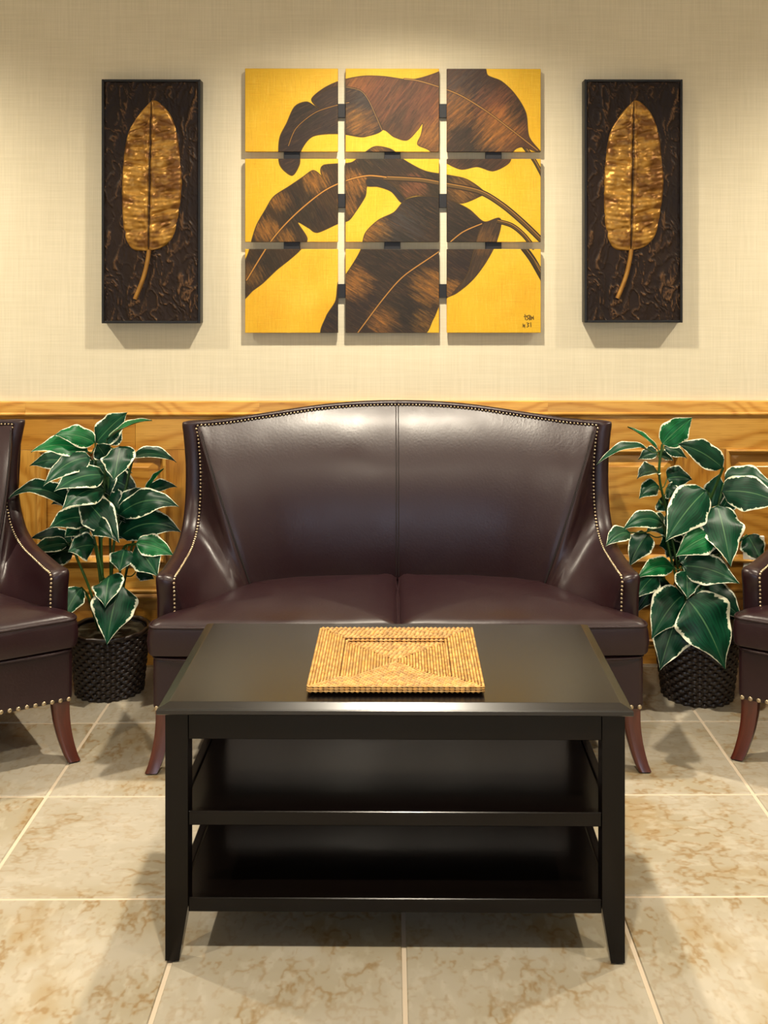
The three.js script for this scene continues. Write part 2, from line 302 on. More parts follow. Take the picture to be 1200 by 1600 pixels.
  for (const s of [-1, 1]) {
    const pts = []; for (let i = 0; i <= cornerKey * SUB; i += 2) pts.push(new THREE.Vector2(E[i].z, E[i].y));
    pts.push(new THREE.Vector2(.12, .86), new THREE.Vector2(.075, .2), new THREE.Vector2(.12, .17), new THREE.Vector2(.75, .17));
    const g = new THREE.ExtrudeGeometry(new THREE.Shape(pts), { depth: .022, bevelEnabled: false, curveSegments: 2 }); g.rotateY(-Math.PI / 2); // shape x -> world z
    const b = boxUV(g, 2); b.computeVertexNormals(); b.translate(s < 0 ? -hw + .024 : hw - .002, 0, -zc);
    put('side_panel', b, M.leather, o);
  }
  { const i0 = cornerKey * SUB, i1 = NU - i0, n = i1 - i0;
    put('back_panel', shift(gridGeo(n, 6, (u, v, i, j) => { const e = T[i0 + i].clone().addScaledVector(O[i0 + i], 1); const z = e.z - .045 + (.078 - (e.z - .045)) * Math.min(1, v * 1.2); return V(e.x, e.y - .004 + (.17 - e.y) * v, z); }, (u, v, i, j) => [acc[i0 + i], v * .7], true)), M.leather, o); }
  // nailheads along the edge: far too small to pick apart
  const cap = new THREE.SphereGeometry(1, 8, 4, 0, Math.PI * 2, 0, Math.PI / 2);
  { const along = [0]; for (let i = 1; i <= NU; i++) along.push(along[i - 1] + T[i].distanceTo(T[i - 1]));
    const total = along[NU], step = .0115, cnt = Math.floor(total / step), inst = new THREE.InstancedMesh(cap, M.nail, cnt), m = new THREE.Matrix4(), q = new THREE.Quaternion(); let i = 0;
    for (let c = 0; c < cnt; c++) { const s = (c + .5) * step; while (i < NU - 1 && along[i + 1] < s) i++; const t = (s - along[i]) / (along[i + 1] - along[i]);
      const p = T[i].clone().lerp(T[i + 1], t), n = Nn[i].clone().lerp(Un[i], .35).normalize(); p.x = tp(p.x, p.z); p.addScaledVector(Nn[i], .0035).addScaledVector(O[i], .02); p.z -= zc; q.setFromUnitVectors(V(0, 1, 0), n); m.compose(p, q, V(.0037, .0026, .0037)); inst.setMatrixAt(c, m); }
    inst.name = 'nailhead_edging'; inst.userData.kind = 'stuff'; shadows(inst); o.add(inst); }
  // sewn seams
  const seamAt = (i, v0, v1, off) => { const pts = []; for (let j = Math.round(v0 * NV); j <= v1 * NV; j++) pts.push(P[i][j].clone().addScaledVector(Un[i], .0004).add(V(off, 0, -zc))); return tube(pts, .0016, 40, 5); };
  const sl = [cornerKey * SUB + 1, NU - cornerKey * SUB - 1]; if (seats > 1) { put('seam', seamAt(NU / 2, .05, 1, -.004), M.thread, o); put('seam', seamAt(NU / 2, .05, 1, .004), M.thread, o); }
  for (const i of sl) { put('seam', seamAt(i, .05, .97, 0), M.thread, o); put('seam', seamAt(i + (i < NU / 2 ? 1 : -1), .05, .97, 0), M.thread, o); }
  // cushions: T-shaped, crowned, with welted edges
  const inside = []; for (let i = 8; i <= NU - 8; i += 2) { const p = B[i].clone().addScaledVector(Un[i], -.012); inside.push([p.x, p.z]); }
  const yb = .322, yt = .402, zf = .852, zs = .772;
  const outline = seats > 1 ? null : [...inside];
  const halves = seats > 1 ? [[-1], [1]] : [[0]];
  for (const [s] of halves) {
    let back = inside.map(p => [...p]);
    if (s) back = back.filter(p => s < 0 ? p[0] < -.004 : p[0] > .004);
    let poly = [];
    if (s <= 0) poly.push([-hw + .012, zs + .004], [-hw + .04, zs], ); 
    if (s > 0) poly.push([.003, .352]);
    poly.push(...back);
    if (s < 0) poly.push([-.003, .352]);
    if (s >= 0) poly.push([hw - .04, zs], [hw - .012, zs + .004]);
    const fl = s > 0 ? .003 : -hw - .004, fr = s < 0 ? -.003 : hw + .004, rc = .022;
    const right = [], nF = 16;
    right.push([s < 0 ? -.003 : hw + .002, s < 0 ? .6 : zs + .03]);
    for (let i = 0; i <= 4; i++) { const a = i / 4 * Math.PI / 2; right.push([fr - rc + Math.cos(a) * rc, zf - rc + Math.sin(a) * rc]); }
    for (let i = 1; i < nF; i++) { const t = i / nF; right.push([fr - rc + (fl - fr + 2 * rc) * t, zf + .008 * Math.sin(Math.PI * t)]); }
    for (let i = 0; i <= 4; i++) { const a = Math.PI / 2 + i / 4 * Math.PI / 2; right.push([fl + rc + Math.cos(a) * rc, zf - rc + Math.sin(a) * rc]); }
    right.push([s > 0 ? .003 : -hw - .002, s > 0 ? .6 : zs + .03]);
    poly.push(...right);
    const cx = s * hw * .46, cz = .66, rings = [[1, yb, 0], [1.0, yb + .006, .004], [1, yb + .036, .008], [1, yt - .018, .005], [1, yt - .008, .001], [.985, yt + .001, 0]];
    const tk = [.95, .88, .78, .66, .52, .38, .24, .12, .03, 0]; for (const q of tk) rings.push([q, yt + .003 + .032 * Math.pow(1 - Math.pow(q, 2.2), .8), 0]);
    const cg = gridGeo(rings.length - 1, poly.length, (u, v, i, j) => { const p = poly[j % poly.length], [kk, y, out] = rings[i]; const dx = p[0] - cx, dz = p[1] - cz, l = Math.hypot(dx, dz);
      const q = kk + out / l, wr = i > 6 ? (fbm(nz, (cx + dx * q) * 14 + 9, (cz + dz * q) * 9 + 3, 256, 3) - .5) * .006 : 0; return V(cx + dx * q, y + wr, cz + dz * q - zc); }, (u, v, i, j, p) => i > 3 ? [p.x, p.z] : [p.x + p.z * .3, p.y], true);
    const c = put('seat_cushion', cg, M.leather, o);
    const welt = poly.map(p => V(cx + (p[0] - cx) * 1.0, yt - .004, cz + (p[1] - cz) * 1.0 - zc)); put('welt', tube(welt, .0042, welt.length * 3, 6, true), M.leather, c);
  }
  // upholstered base with a row of nailheads along its bottom edge
  const baseG = new RoundedBoxGeometry(hw * 2 - .006, .15, .72, 3, .016); put('upholstered_base', moved(boxUVs(baseG), 0, .166 + .075, .475 - zc), M.leather, o);
  put('base_welt', tube([V(-hw + .004, .312, .80 - zc), V(-hw + .012, .312, .838 - zc), V(0, .312, .842 - zc), V(hw - .012, .312, .838 - zc), V(hw - .004, .312, .80 - zc)], .004, 60, 6), M.leather, o);
  const nn = Math.round((hw * 2 - .03) / .0225); for (let i = 0; i <= nn; i++) { const m = part('nailhead', cap, M.nail, o); m.position.set(-hw + .015 + i / nn * (hw * 2 - .03), .175, .834 - zc); m.rotation.x = Math.PI / 2; m.scale.set(.0066, .0036, .0066); }
  // sabre legs
  const legG = (sx, sz) => { const rings = 9, sq = []; 
    return gridGeo(rings, 16, (u, v, i, j) => { const y = .172 * (1 - u), out = .040 * Math.pow(u, 2.1), w = .0245 - .007 * u, a = j / 16 * Math.PI * 2 + Math.PI / 4, c = Math.cos(a), s = Math.sin(a), m = 1 / Math.pow(Math.pow(Math.abs(c), 8) + Math.pow(Math.abs(s), 8), 1 / 8);
      return V(sx * (hw - .032 + out * .75) + c * m * w, Math.max(.004, y), sz * out * .75 + s * m * w); }, (u, v) => [u * .17, v * .16], true); };
  for (const sx of [-1, 1]) for (const [sz, z] of [[1, .80], [-1, .16]]) { const l = put('leg', moved(legG(sx, sz), 0, 0, z - zc), M.cherry, o); const f = part('glide', new THREE.CylinderGeometry(.012, .013, .006, 12), M.foot, l); f.position.set(sx * (hw - .002), .003, z - zc + sz * .03); }
}
function boxUVs(g) { const n = g.index ? g.toNonIndexed() : g; return boxUV(n, 0); }
{
  const sofa = thing('loveseat', 'two-seat dark brown leather sofa with arched back and brass nailheads', 'sofa', [.022, 0, .46]);
  buildSeat(sofa, .668, 2, .050);
  const chair = thing('wing_armchair', 'dark brown leather armchair with nailhead trim beside the fuller bushy plant', 'armchair', [-1.373, 0, .617], 30 * Math.PI / 180, 'leather armchairs flanking the sofa');
  buildSeat(chair, .36, 1, .018);
  const c2 = chair.clone(); c2.name = numbered('wing_armchair'); scene.add(c2); c2.position.set(1.463, 0, .626); c2.rotation.y = -31 * Math.PI / 180;
  c2.userData = { ...chair.userData, label: 'dark brown leather armchair with nailhead trim in front of the white wall outlet' };
}
// ---------------------------------------------------------------- coffee table
{
  const t = thing('coffee_table', 'espresso wood coffee table with two open shelves in front of the sofa', 'table', [.012, 0, 1.405], -.0155), r = rng(3);
  const w = .92, d = .515, hx = w / 2, hz = d / 2;
  // top with a sloped border
  const rect = (o, y) => [[-hx + o, y, -hz + o], [-hx + o, y, hz - o], [hx - o, y, hz - o], [hx - o, y, -hz + o]];
  const lv = [rect(.012, .490), rect(.002, .490), rect(0, .492), rect(0, .499), rect(.002, .5015), rect(.020, .5085), rect(.022, .509)], pos = [];
  const quad = (p, q, s, u) => pos.push(...p, ...q, ...s, ...p, ...s, ...u);
  for (let i = 0; i < lv.length - 1; i++) for (let e = 0; e < 4; e++) { const f = (e + 1) % 4; quad(lv[i][e], lv[i][f], lv[i + 1][f], lv[i + 1][e]); }
  quad(...lv[lv.length - 1]); quad(...[...lv[0]].reverse());
  let g = new THREE.BufferGeometry(); g.setAttribute('position', new THREE.Float32BufferAttribute(pos, 3)); g = boxUV(g, 0); g.computeVertexNormals(); part('table_top', g, M.lacquer, t);
  const lx = .447, lz = .238, lw = .044;             // outer leg faces
  for (const sx of [-1, 1]) for (const sz of [-1, 1]) {
    const P = (y, i) => { const b = lw - (i ? .017 : 0); return [[0, 0], [b, 0], [b, b], [0, b]].map(([a, c]) => V(sx * (lx - a), y, sz * (lz - c))); };
    const gg = mergeGeometries([boxUV(new ConvexGeometry([...P(.49, 0), ...P(.108, 0)]), 1), boxUV(new ConvexGeometry([...P(.108, 0), ...P(.004, 1)]), 1)]);
    const leg = part('leg', gg, M.espresso, t); const f = part('foot_pad', new THREE.CylinderGeometry(.009, .009, .004, 12), M.foot, leg); f.position.set(sx * (lx - .013), .002, sz * (lz - .013));
  }
  const iw = lx - lw, id = lz - lw;
  for (const s of [-1, 1]) { part('apron', span(-iw, iw, .434, .490, s * (lz - .014) - .009, s * (lz - .014) + .009, .001, 0, r(), r()), M.espresso, t); part('apron', span(s * (lx - .014) - .009, s * (lx - .014) + .009, .434, .490, -id, id, .001, 2, r(), r()), M.espresso, t); }
  for (const y of [.265, .096]) {
    const sh = part('shelf', span(-lx + .028, lx - .028, y + .004, y + .020, -lz + .026, lz - .026, .001, 0, r(), r()), M.espresso, t);
    for (const s of [-1, 1]) { part('shelf_rail', span(-iw, iw, y, y + .028, s * (lz - .015) - .009, s * (lz - .015) + .009, .0015, 0, r(), r()), M.espresso, sh); part('shelf_rail', span(s * (lx - .018) - .008, s * (lx - .018) + .008, y, y + .024, -id, id, .0015, 2, r(), r()), M.espresso, sh); }
  }
}
// ---------------------------------------------------------------- woven tray
{
  const t = thing('woven_tray', 'square honey-coloured woven rattan tray on the coffee table', 'tray', [.012, .5092, 1.432], -.01), r = rng(9);
  const strand = new THREE.MeshStandardMaterial({ color: 0xffffff, roughness: .6, vertexColors: true }), dark = new THREE.MeshStandardMaterial({ color: 0x4a260a, roughness: .8 });
  const hx = .1765, hz = .18, well = .113, RR = .0030, step = .0062;
  const rope = (a, b, y, seed) => {                  // one square coil of wrapped cane: beaded tube round the four sides
    const pos = [], col = [], idx = [], n = [], per = 4 * (a + b), cnt = 2 * Math.round(per / .0104); const rs = rng(seed);
    let tint = 1, hue = 0;
    for (let i = 0; i <= cnt; i++) {
      let s = (i % cnt) / cnt * per, c, nx, nzv; const sides = [[-a, b, 1, 0, 2 * a], [a, b, 0, -1, 2 * b], [a, -b, -1, 0, 2 * a], [-a, -b, 0, 1, 2 * b]]; let q = 0; while (q < 3 && s > sides[q][4]) { s -= sides[q][4]; q++; }
      const S = sides[q]; c = V(S[0] + S[2] * s, y, S[1] + S[3] * s); const out = V(-S[3], 0, S[2]);
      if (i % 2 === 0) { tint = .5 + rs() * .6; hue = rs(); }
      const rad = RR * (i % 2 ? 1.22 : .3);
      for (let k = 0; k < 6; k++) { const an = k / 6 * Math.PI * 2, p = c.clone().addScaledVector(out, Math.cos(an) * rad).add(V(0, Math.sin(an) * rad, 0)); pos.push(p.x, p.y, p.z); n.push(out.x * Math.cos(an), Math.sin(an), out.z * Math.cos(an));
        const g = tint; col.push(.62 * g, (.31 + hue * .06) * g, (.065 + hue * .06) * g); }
    }
    for (let i = 0; i < cnt; i++) for (let k = 0; k < 6; k++) { const A = i * 6 + k, Bq = i * 6 + (k + 1) % 6, C = A + 6, D = Bq + 6; idx.push(A, C, Bq, Bq, C, D); }
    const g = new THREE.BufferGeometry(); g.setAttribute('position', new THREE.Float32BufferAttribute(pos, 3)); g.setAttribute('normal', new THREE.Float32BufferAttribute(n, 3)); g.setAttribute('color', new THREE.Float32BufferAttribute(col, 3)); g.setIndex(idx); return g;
  };
  const rim = [], mid = []; let sd = 1;
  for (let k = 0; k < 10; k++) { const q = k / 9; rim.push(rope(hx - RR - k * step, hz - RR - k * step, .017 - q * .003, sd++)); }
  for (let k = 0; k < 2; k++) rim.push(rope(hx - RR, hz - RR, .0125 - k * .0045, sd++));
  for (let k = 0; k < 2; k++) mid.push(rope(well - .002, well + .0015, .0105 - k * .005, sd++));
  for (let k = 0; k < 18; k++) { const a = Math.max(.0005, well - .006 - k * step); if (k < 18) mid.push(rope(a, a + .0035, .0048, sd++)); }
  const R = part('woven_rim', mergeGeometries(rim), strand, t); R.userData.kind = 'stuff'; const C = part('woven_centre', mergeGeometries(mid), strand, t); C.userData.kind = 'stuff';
  // underlay so that no light passes between coils
  const rect = (a, b, y) => [[-a, y, -b], [-a, y, b], [a, y, b], [a, y, -b]], lv = [rect(hx - .02, hz - .02, .0005), rect(hx - .004, hz - .004, .009), rect(hx - .004, hz - .004, .0158), rect(well + .002, well + .006, .0125), rect(well, well + .004, .003)], pos = [];
  const quad = (p, q, s, u) => pos.push(...p, ...q, ...s, ...p, ...s, ...u);
  for (let i = 0; i < lv.length - 1; i++) for (let e = 0; e < 4; e++) { const f = (e + 1) % 4; quad(lv[i][e], lv[i][f], lv[i + 1][f], lv[i + 1][e]); } quad(...lv[4]); quad(...[...lv[0]].reverse());
  const g = new THREE.BufferGeometry(); g.setAttribute('position', new THREE.Float32BufferAttribute(pos, 3)); g.computeVertexNormals(); part('tray_base', boxUV(g), dark, t);
}
// ---------------------------------------------------------------- wall reliefs
{
  const W = .339, H = .838, D = .05;
  const out = [[372, 214], [420, 240], [468, 300], [505, 400], [522, 520], [535, 650], [533, 740], [522, 830], [506, 930], [480, 1010], [430, 1062], [380, 1082], [345, 1086], [300, 1088], [250, 1078], [212, 1030], [193, 950], [187, 850], [185, 720], [190, 600], [203, 490], [226, 390], [266, 320], [318, 256]];
  const toL = ([x, y]) => [(x - 357) / 573 * W, (800 - y) / 1412 * H];
  const poly = out.map(toL), ctr = toL([352, 650]);
  // distance-like factor of a point inside the leaf: 1 at the heart, 0 on the edge
  const ys = []; const yTop = toL([0, 214])[1], yBot = toL([0, 1088])[1];
  const crv = new THREE.CatmullRomCurve3(poly.map(p => V(p[0], p[1], 0)), true), ring = crv.getPoints(240);
  const edge = y => { let lo = 1e9, hi = -1e9; for (let i = 0; i < ring.length - 1; i++) { const a = ring[i], b = ring[i + 1]; if ((a.y - y) * (b.y - y) <= 0 && a.y !== b.y) { const x = a.x + (b.x - a.x) * (y - a.y) / (b.y - a.y); lo = Math.min(lo, x); hi = Math.max(hi, x); } } return [lo, hi]; };
  const midX = y => { const t = (yTop - y) / (yTop - yBot); return toL([358 - 16 * t, 0])[0]; };
  const fold = (s, t) => {                           // creases crossing each half of the blade
    let z = 0; const c = (side, t0, slope, dep, wd, a = .1, b = 1) => { const q = Math.abs(s); if (Math.sign(s) === side) z -= dep * Math.exp(-Math.pow((t - t0 - slope * q) / wd, 2)) * sm(a - .1, a + .1, q) * (1 - sm(b - .05, b + .1, q)); };
    c(-1, .42, -.02, .006, .017); c(-1, .855, .02, .005, .014); c(1, .255, -.06, .0065, .018); c(1, .765, -.05, .006, .016); c(1, .9, -.09, .006, .015, .4); c(1, .62, -.02, .004, .02, .4, .85); c(-1, .6, 0, .004, .02, .3, .8); c(1, .45, -.03, .0045, .018, .5); c(-1, .14, .06, .005, .015, .2); c(1, .12, .07, .007, .016, .25, .9); c(-1, .24, .02, .004, .014, .3); c(-1, .31, .01, .003, .012, .3); c(1, .83, -.04, .003, .02, .2);
    return z;
  };
  const boardH = (x, y) => { const a = fbm(nz, x * 30 + 50, y * 16 + 50, 256, 4), w = fbm(nz2, x * 14 + 20, y * 9 + 20, 256, 3), b = 1 - Math.abs(fbm(nz3, x * 34 + w * 5 + 30, y * 12 + w * 6 + 30, 256, 4) - .5) * 6, c = 1 - Math.abs(fbm(nz, x * 90 + w * 9 + 90, y * 26 + 70, 256, 3) - .5) * 5; return a * .003 + Math.pow(Math.max(0, b), 3) * .0035 + Math.pow(Math.max(0, c), 3) * .0016; };
  const colored = (g, f) => { const p = g.attributes.position, c = []; for (let i = 0; i < p.count; i++) c.push(...f(p.getX(i), p.getY(i), p.getZ(i), i)); g.setAttribute('color', new THREE.Float32BufferAttribute(c, 3)); return g; };
  const iw = W / 2 - .0085, ih = H / 2 - .0085, zb = .041;
  const board = colored(gridGeo(110, 260, (u, v) => { const x = (u * 2 - 1) * iw, y = (v * 2 - 1) * ih; return V(x, y, zb + boardH(x, y)); }), (x, y, z) => { const h = (z - zb), k = sm(.0035, .0066, h) * (.35 + .65 * fbm(nz2, x * 20 + 5, y * 12 + 9, 256, 3)); const m = fbm(nz3, x * 9 + 70, y * 6 + 40, 256, 3); const base = mix3([.009, .005, .004], [.022, .011, .006], m); return mix3(base, [.20, .10, .04], k); });
  const leafGeo = colored(gridGeo(220, 60, (u, v) => {
    const t = Math.min(.9985, Math.max(.0015, u)), y = yTop + (yBot - yTop) * t, [lo, hi] = edge(y), m = midX(y), s = v * 2 - 1, x = s < 0 ? m + (lo - m) * -s : m + (hi - m) * s;
    const e = Math.pow(Math.max(0, 1 - Math.pow(Math.abs(s), 5)), .6) * Math.pow(Math.sin(Math.PI * Math.min(.999, Math.max(.001, t))), .25);
    const rib = Math.sin(t * 190 + s * s * 5) * .0009 * sm(.08, .2, Math.abs(s)), sw = (fbm(nz, x * 34 + 4, y * 30 + 8, 256, 3) - .5) * .017 + (fbm(nz3, x * 30 + 14, y * 90 + 8, 256, 3) - .5) * .0035, groove = -.006 * Math.exp(-Math.pow(s / .04, 2)) + .003 * Math.exp(-Math.pow((Math.abs(s) - .1) / .05, 2));
    return V(x, y, Math.max(zb + .0075 * Math.min(1, e * 1.3), zb + .001 + e * (.016 + sw + rib + fold(s, t) * 1.9 + groove)));
  }, null, false), (x, y, z, i) => { const ms = Math.abs((i % 61) / 30 - 1), k = .5 * fbm(nz2, x * 14 + 31, y * 55 + 12, 256, 4) + .5 * fbm(nz3, x * 24 + 61, y * 22 + 12, 256, 4), q = fbm(nz, x * 60 + 3, y * 60, 256, 2); let c = mix3([.48, .25, .045], [.17, .07, .014], sm(.38, .62, k)); c = mix3(c, [.62, .36, .09], sm(.55, .8, q) * .3); return mix3(c, [.03, .014, .006], 1 - sm(.02, .05, ms)); });
  const boardM = new THREE.MeshPhysicalMaterial({ vertexColors: true, roughness: .5, specularIntensity: .45 }), goldM = new THREE.MeshStandardMaterial({ vertexColors: true, roughness: .41, metalness: .55 }), frameM = new THREE.MeshStandardMaterial({ color: 0x0d0c0c, roughness: .45 });
  const stemPts = [[345, 1080], [334, 1150], [315, 1230], [290, 1300], [262, 1365]].map(p => { const [x, y] = toL(p); return V(x, y, zb + .006); });
  const build = (pos, label) => {
    const o = thing('leaf_relief', label, 'wall art', pos, 0, 'framed bronze leaf reliefs');
    part('frame_side', span(-W / 2, -W / 2 + .0085, -H / 2, H / 2, 0, D, .0012), frameM, o); part('frame_side', span(W / 2 - .0085, W / 2, -H / 2, H / 2, 0, D, .0012), frameM, o);
    part('frame_side', span(-iw, iw, H / 2 - .0085, H / 2, 0, D, .0012), frameM, o); part('frame_side', span(-iw, iw, -H / 2, -H / 2 + .0085, 0, D, .0012), frameM, o);
    part('backing_board', span(-iw, iw, -ih, ih, .006, .039, .001), frameM, o);
    part('textured_ground', board, boardM, o).userData.label = 'rough dark brown plaster ground brushed with copper';
    const l = part('relief_leaf', leafGeo, goldM, o); l.userData.label = 'raised golden banana leaf'; 
    const sg = colored(tube(stemPts, .0075, 24, 10), (x, y) => mix3([.5, .26, .05], [.2, .08, .02], fbm(nz, x * 60 + 9, y * 30 + 9, 256, 3))); part('stalk', sg, goldM, o); return o;
  };
  build([-.8218, 1.6026, .001], 'dark framed bronze leaf relief hung above the fuller bushy plant');
  build([.8378, 1.6046, .001], 'dark framed bronze leaf relief hung above the sparser plant in wide basket');
}
// ---------------------------------------------------------------- nine-panel painting
{
  const cw = 1133, ch = 1012, cv = document.createElement('canvas'); cv.width = cw; cv.height = ch; const c = cv.getContext('2d'), r = rng(41);
  c.fillStyle = '#dcae26'; c.fillRect(0, 0, cw, ch); c.save(); c.translate(-30, -40);
  // gold ground: brushed cross-hatch with deeper ochre toward the lower panels' glaze patches
  for (let i = 0; i < 420; i++) { const x = 30 + r() * cw, y = 40 + r() * ch, R = 40 + r() * 110, g = c.createRadialGradient(x, y, 0, x, y, R), d = r(); g.addColorStop(0, d < .45 ? `rgba(205,140,16,${.10 + (y > 730 ? .12 : 0)})` : 'rgba(246,212,96,.12)'); g.addColorStop(1, 'rgba(230,180,50,0)'); c.fillStyle = g; c.fillRect(x - R, y - R, 2 * R, 2 * R); }
  for (let i = 0; i < 9000; i++) { const x = 30 + r() * cw, y = 40 + r() * ch, l = 12 + r() * 46; c.strokeStyle = r() < .5 ? 'rgba(255,232,140,.13)' : 'rgba(176,116,10,.13)'; c.lineWidth = .8 + r(); c.beginPath(); c.moveTo(x, y); if (r() < .68) c.lineTo(x + (r() - .5) * 2, y + l); else c.lineTo(x + l, y + (r() - .5) * 2); c.stroke(); }
  const smooth = (pts, close) => { const n = pts.length, P = i => close ? pts[(i + n) % n] : pts[Math.max(0, Math.min(n - 1, i))]; c.beginPath(); c.moveTo(...pts[0]); for (let i = 0; i < (close ? n : n - 1); i++) { const a = P(i - 1), b = P(i), d = P(i + 1), e = P(i + 2), k = .15; c.bezierCurveTo(b[0] + (d[0] - a[0]) * k, b[1] + (d[1] - a[1]) * k, d[0] - (e[0] - b[0]) * k, d[1] - (e[1] - b[1]) * k, ...d); } if (close) c.closePath(); };
  const blot = (x, y, R, col, a) => { const g = c.createRadialGradient(x, y, 0, x, y, R); g.addColorStop(0, `rgba(${col},${a})`); g.addColorStop(1, `rgba(${col},0)`); c.fillStyle = g; c.fillRect(x - R, y - R, 2 * R, 2 * R); };
  const leaf = (pts, base, blots, dir, edgeCol = 'rgba(30,22,14,.85)') => {
    smooth(pts, true); c.save(); c.fillStyle = base; c.fill(); c.clip();
    for (const [bx, by, R, col, al] of blots) { blot(bx, by, R, col, al * .55); for (let q = 0; q < R * 1.6; q++) { const an = r() * 6.283, rr = Math.sqrt(r()) * R * .85, x = bx + Math.cos(an) * rr, y = by + Math.sin(an) * rr, a = dir(x, y) + (r() - .5) * .2, l = R * (.25 + r() * .5); c.strokeStyle = `rgba(${col},${al * .22})`; c.lineWidth = 2 + r() * 5; c.beginPath(); c.moveTo(x - Math.cos(a) * l / 2, y - Math.sin(a) * l / 2); c.lineTo(x + Math.cos(a) * l / 2, y + Math.sin(a) * l / 2); c.stroke(); } }
    const xs = pts.map(p => p[0]), ys = pts.map(p => p[1]), x0 = Math.min(...xs), x1 = Math.max(...xs), y0 = Math.min(...ys), y1 = Math.max(...ys);
    for (let i = 0; i < (x1 - x0) * (y1 - y0) / 150; i++) { const x = x0 + r() * (x1 - x0), y = y0 + r() * (y1 - y0), a = dir(x, y) + (r() - .5) * .25, l = 14 + r() * 34; c.strokeStyle = ['rgba(28,22,16,.14)', 'rgba(150,96,48,.13)', 'rgba(96,74,52,.16)'][Math.floor(r() * 3)]; c.lineWidth = 1 + r() * 3; c.beginPath(); c.moveTo(x, y); c.lineTo(x + Math.cos(a) * l, y + Math.sin(a) * l); c.stroke(); }
    c.restore(); smooth(pts, true); c.strokeStyle = edgeCol; c.lineWidth = 3; c.stroke(); smooth(pts, true); c.strokeStyle = 'rgba(190,138,52,.45)'; c.lineWidth = 1.2; c.stroke();
  };
  const rib = (pts, w, col = '#a07434', dark = 'rgba(36,26,16,.8)') => { smooth(pts); c.lineCap = 'round'; c.strokeStyle = dark; c.lineWidth = w + 3.5; c.stroke(); smooth(pts); c.strokeStyle = col; c.lineWidth = w; c.stroke(); };
  const OR = '188,122,48', RU = '146,84,52', DK = '34,30,27', GR = '70,66,66', LT = '206,146,58';
  // stems running off the lower right
  const stem = (pts, w, col) => { smooth(pts); c.lineCap = 'butt'; c.strokeStyle = '#2c2116'; c.lineWidth = w; c.stroke(); smooth(pts); c.strokeStyle = col; c.lineWidth = w * .62; c.stroke(); smooth(pts.map(([x, y]) => [x + 1, y - w * .22])); c.strokeStyle = 'rgba(196,140,60,.75)'; c.lineWidth = 2.5; c.stroke(); };
  stem([[1060, 300], [1100, 340], [1140, 395], [1175, 460]], 16, '#4c3c22');
  // upper leaf
  leaf([[1165, 362], [1118, 300], [1106, 210], [1064, 138], [1012, 88], [960, 66], [938, 30], [806, 30], [772, 52], [700, 76], [650, 82], [560, 70], [480, 69], [400, 85], [332, 115], [284, 158], [312, 196], [268, 168], [220, 186], [188, 252], [164, 300], [158, 352], [164, 412], [209, 450], [238, 408], [244, 355], [290, 300], [390, 290], [484, 302], [556, 274], [600, 302], [650, 314], [690, 276], [710, 250], [704, 292], [690, 330], [730, 350], [776, 384], [812, 408], [860, 426], [920, 416], [980, 432], [1040, 402], [1058, 356], [1090, 340], [1140, 356]],
    '#503626', [[300, 140, 130, DK, .8], [880, 90, 130, GR, .75], [960, 110, 120, DK, .5], [900, 270, 130, DK, .75], [840, 330, 90, DK, .6], [930, 400, 110, DK, .7], [620, 190, 120, DK, .55], [520, 130, 130, RU, .6], [980, 180, 90, RU, .6], [1000, 270, 110, OR, .65], [740, 300, 80, OR, .6], [700, 170, 110, RU, .5], [830, 200, 90, OR, .5], [1080, 200, 60, DK, .7], [450, 90, 90, OR, .35]], (x, y) => 2.2 + (x > 800 ? .2 : 0));
  leaf([[390, 108], [330, 128], [290, 160], [316, 196], [268, 170], [220, 188], [190, 252], [165, 302], [160, 352], [166, 410], [208, 446], [236, 406], [244, 354], [292, 298], [390, 288], [484, 300], [554, 276], [532, 220], [502, 160], [470, 122]],
    '#3a2e27', [[260, 220, 80, DK, .6], [210, 330, 80, DK, .5], [470, 250, 70, OR, .55], [430, 230, 60, LT, .25], [490, 150, 60, GR, .6], [360, 260, 80, DK, .5]], () => -.5, 'rgba(24,18,14,.9)');
  rib([[196, 336], [226, 268], [300, 208], [390, 178], [428, 170]], 2.4); rib([[1150, 352], [1050, 274], [950, 200], [850, 140], [760, 106], [690, 86], [640, 80]], 4.5, '#9a7038'); rib([[400, 108], [470, 124], [502, 160], [530, 220], [554, 276]], 1.8, '#b08850');
  // middle leaf
  leaf([[54, 702], [74, 640], [108, 580], [140, 530], [200, 490], [250, 456], [290, 430], [322, 452], [350, 498], [320, 440], [330, 410], [390, 404], [440, 398], [490, 360], [530, 338], [592, 350], [640, 390], [720, 432], [800, 446], [880, 464], [946, 512], [924, 532], [860, 556], [800, 540], [700, 526], [650, 536], [630, 552], [590, 510], [540, 492], [498, 490], [490, 530], [452, 590], [426, 622], [390, 632], [308, 668], [272, 650], [232, 630], [268, 692], [240, 736], [200, 772], [150, 812], [100, 860], [60, 890], [20, 922], [20, 810], [44, 742]],
    '#3a2c1c', [[110, 660, 60, OR, .8], [160, 545, 50, OR, .7], [300, 470, 60, OR, .7], [450, 480, 60, OR, .75], [250, 600, 90, DK, .6], [330, 620, 60, DK, .5], [200, 520, 60, DK, .5], [520, 380, 80, DK, .6], [600, 400, 90, DK, .5], [540, 345, 40, OR, .5], [760, 470, 90, DK, .6], [860, 500, 70, OR, .45], [110, 790, 70, DK, .6], [190, 690, 40, OR, .6], [60, 830, 50, OR, .4], [425, 570, 50, OR, .55], [680, 495, 60, RU, .6]], (x) => x < 480 ? 1.1 : .7);
  leaf([[498, 462], [560, 464], [604, 492], [646, 545], [626, 552], [590, 512], [540, 493], [498, 490]], '#2f2822', [], () => .6);
  stem([[560, 458], [700, 466], [800, 484], [930, 512], [1020, 566], [1100, 634], [1180, 712]], 22, '#5a4424');
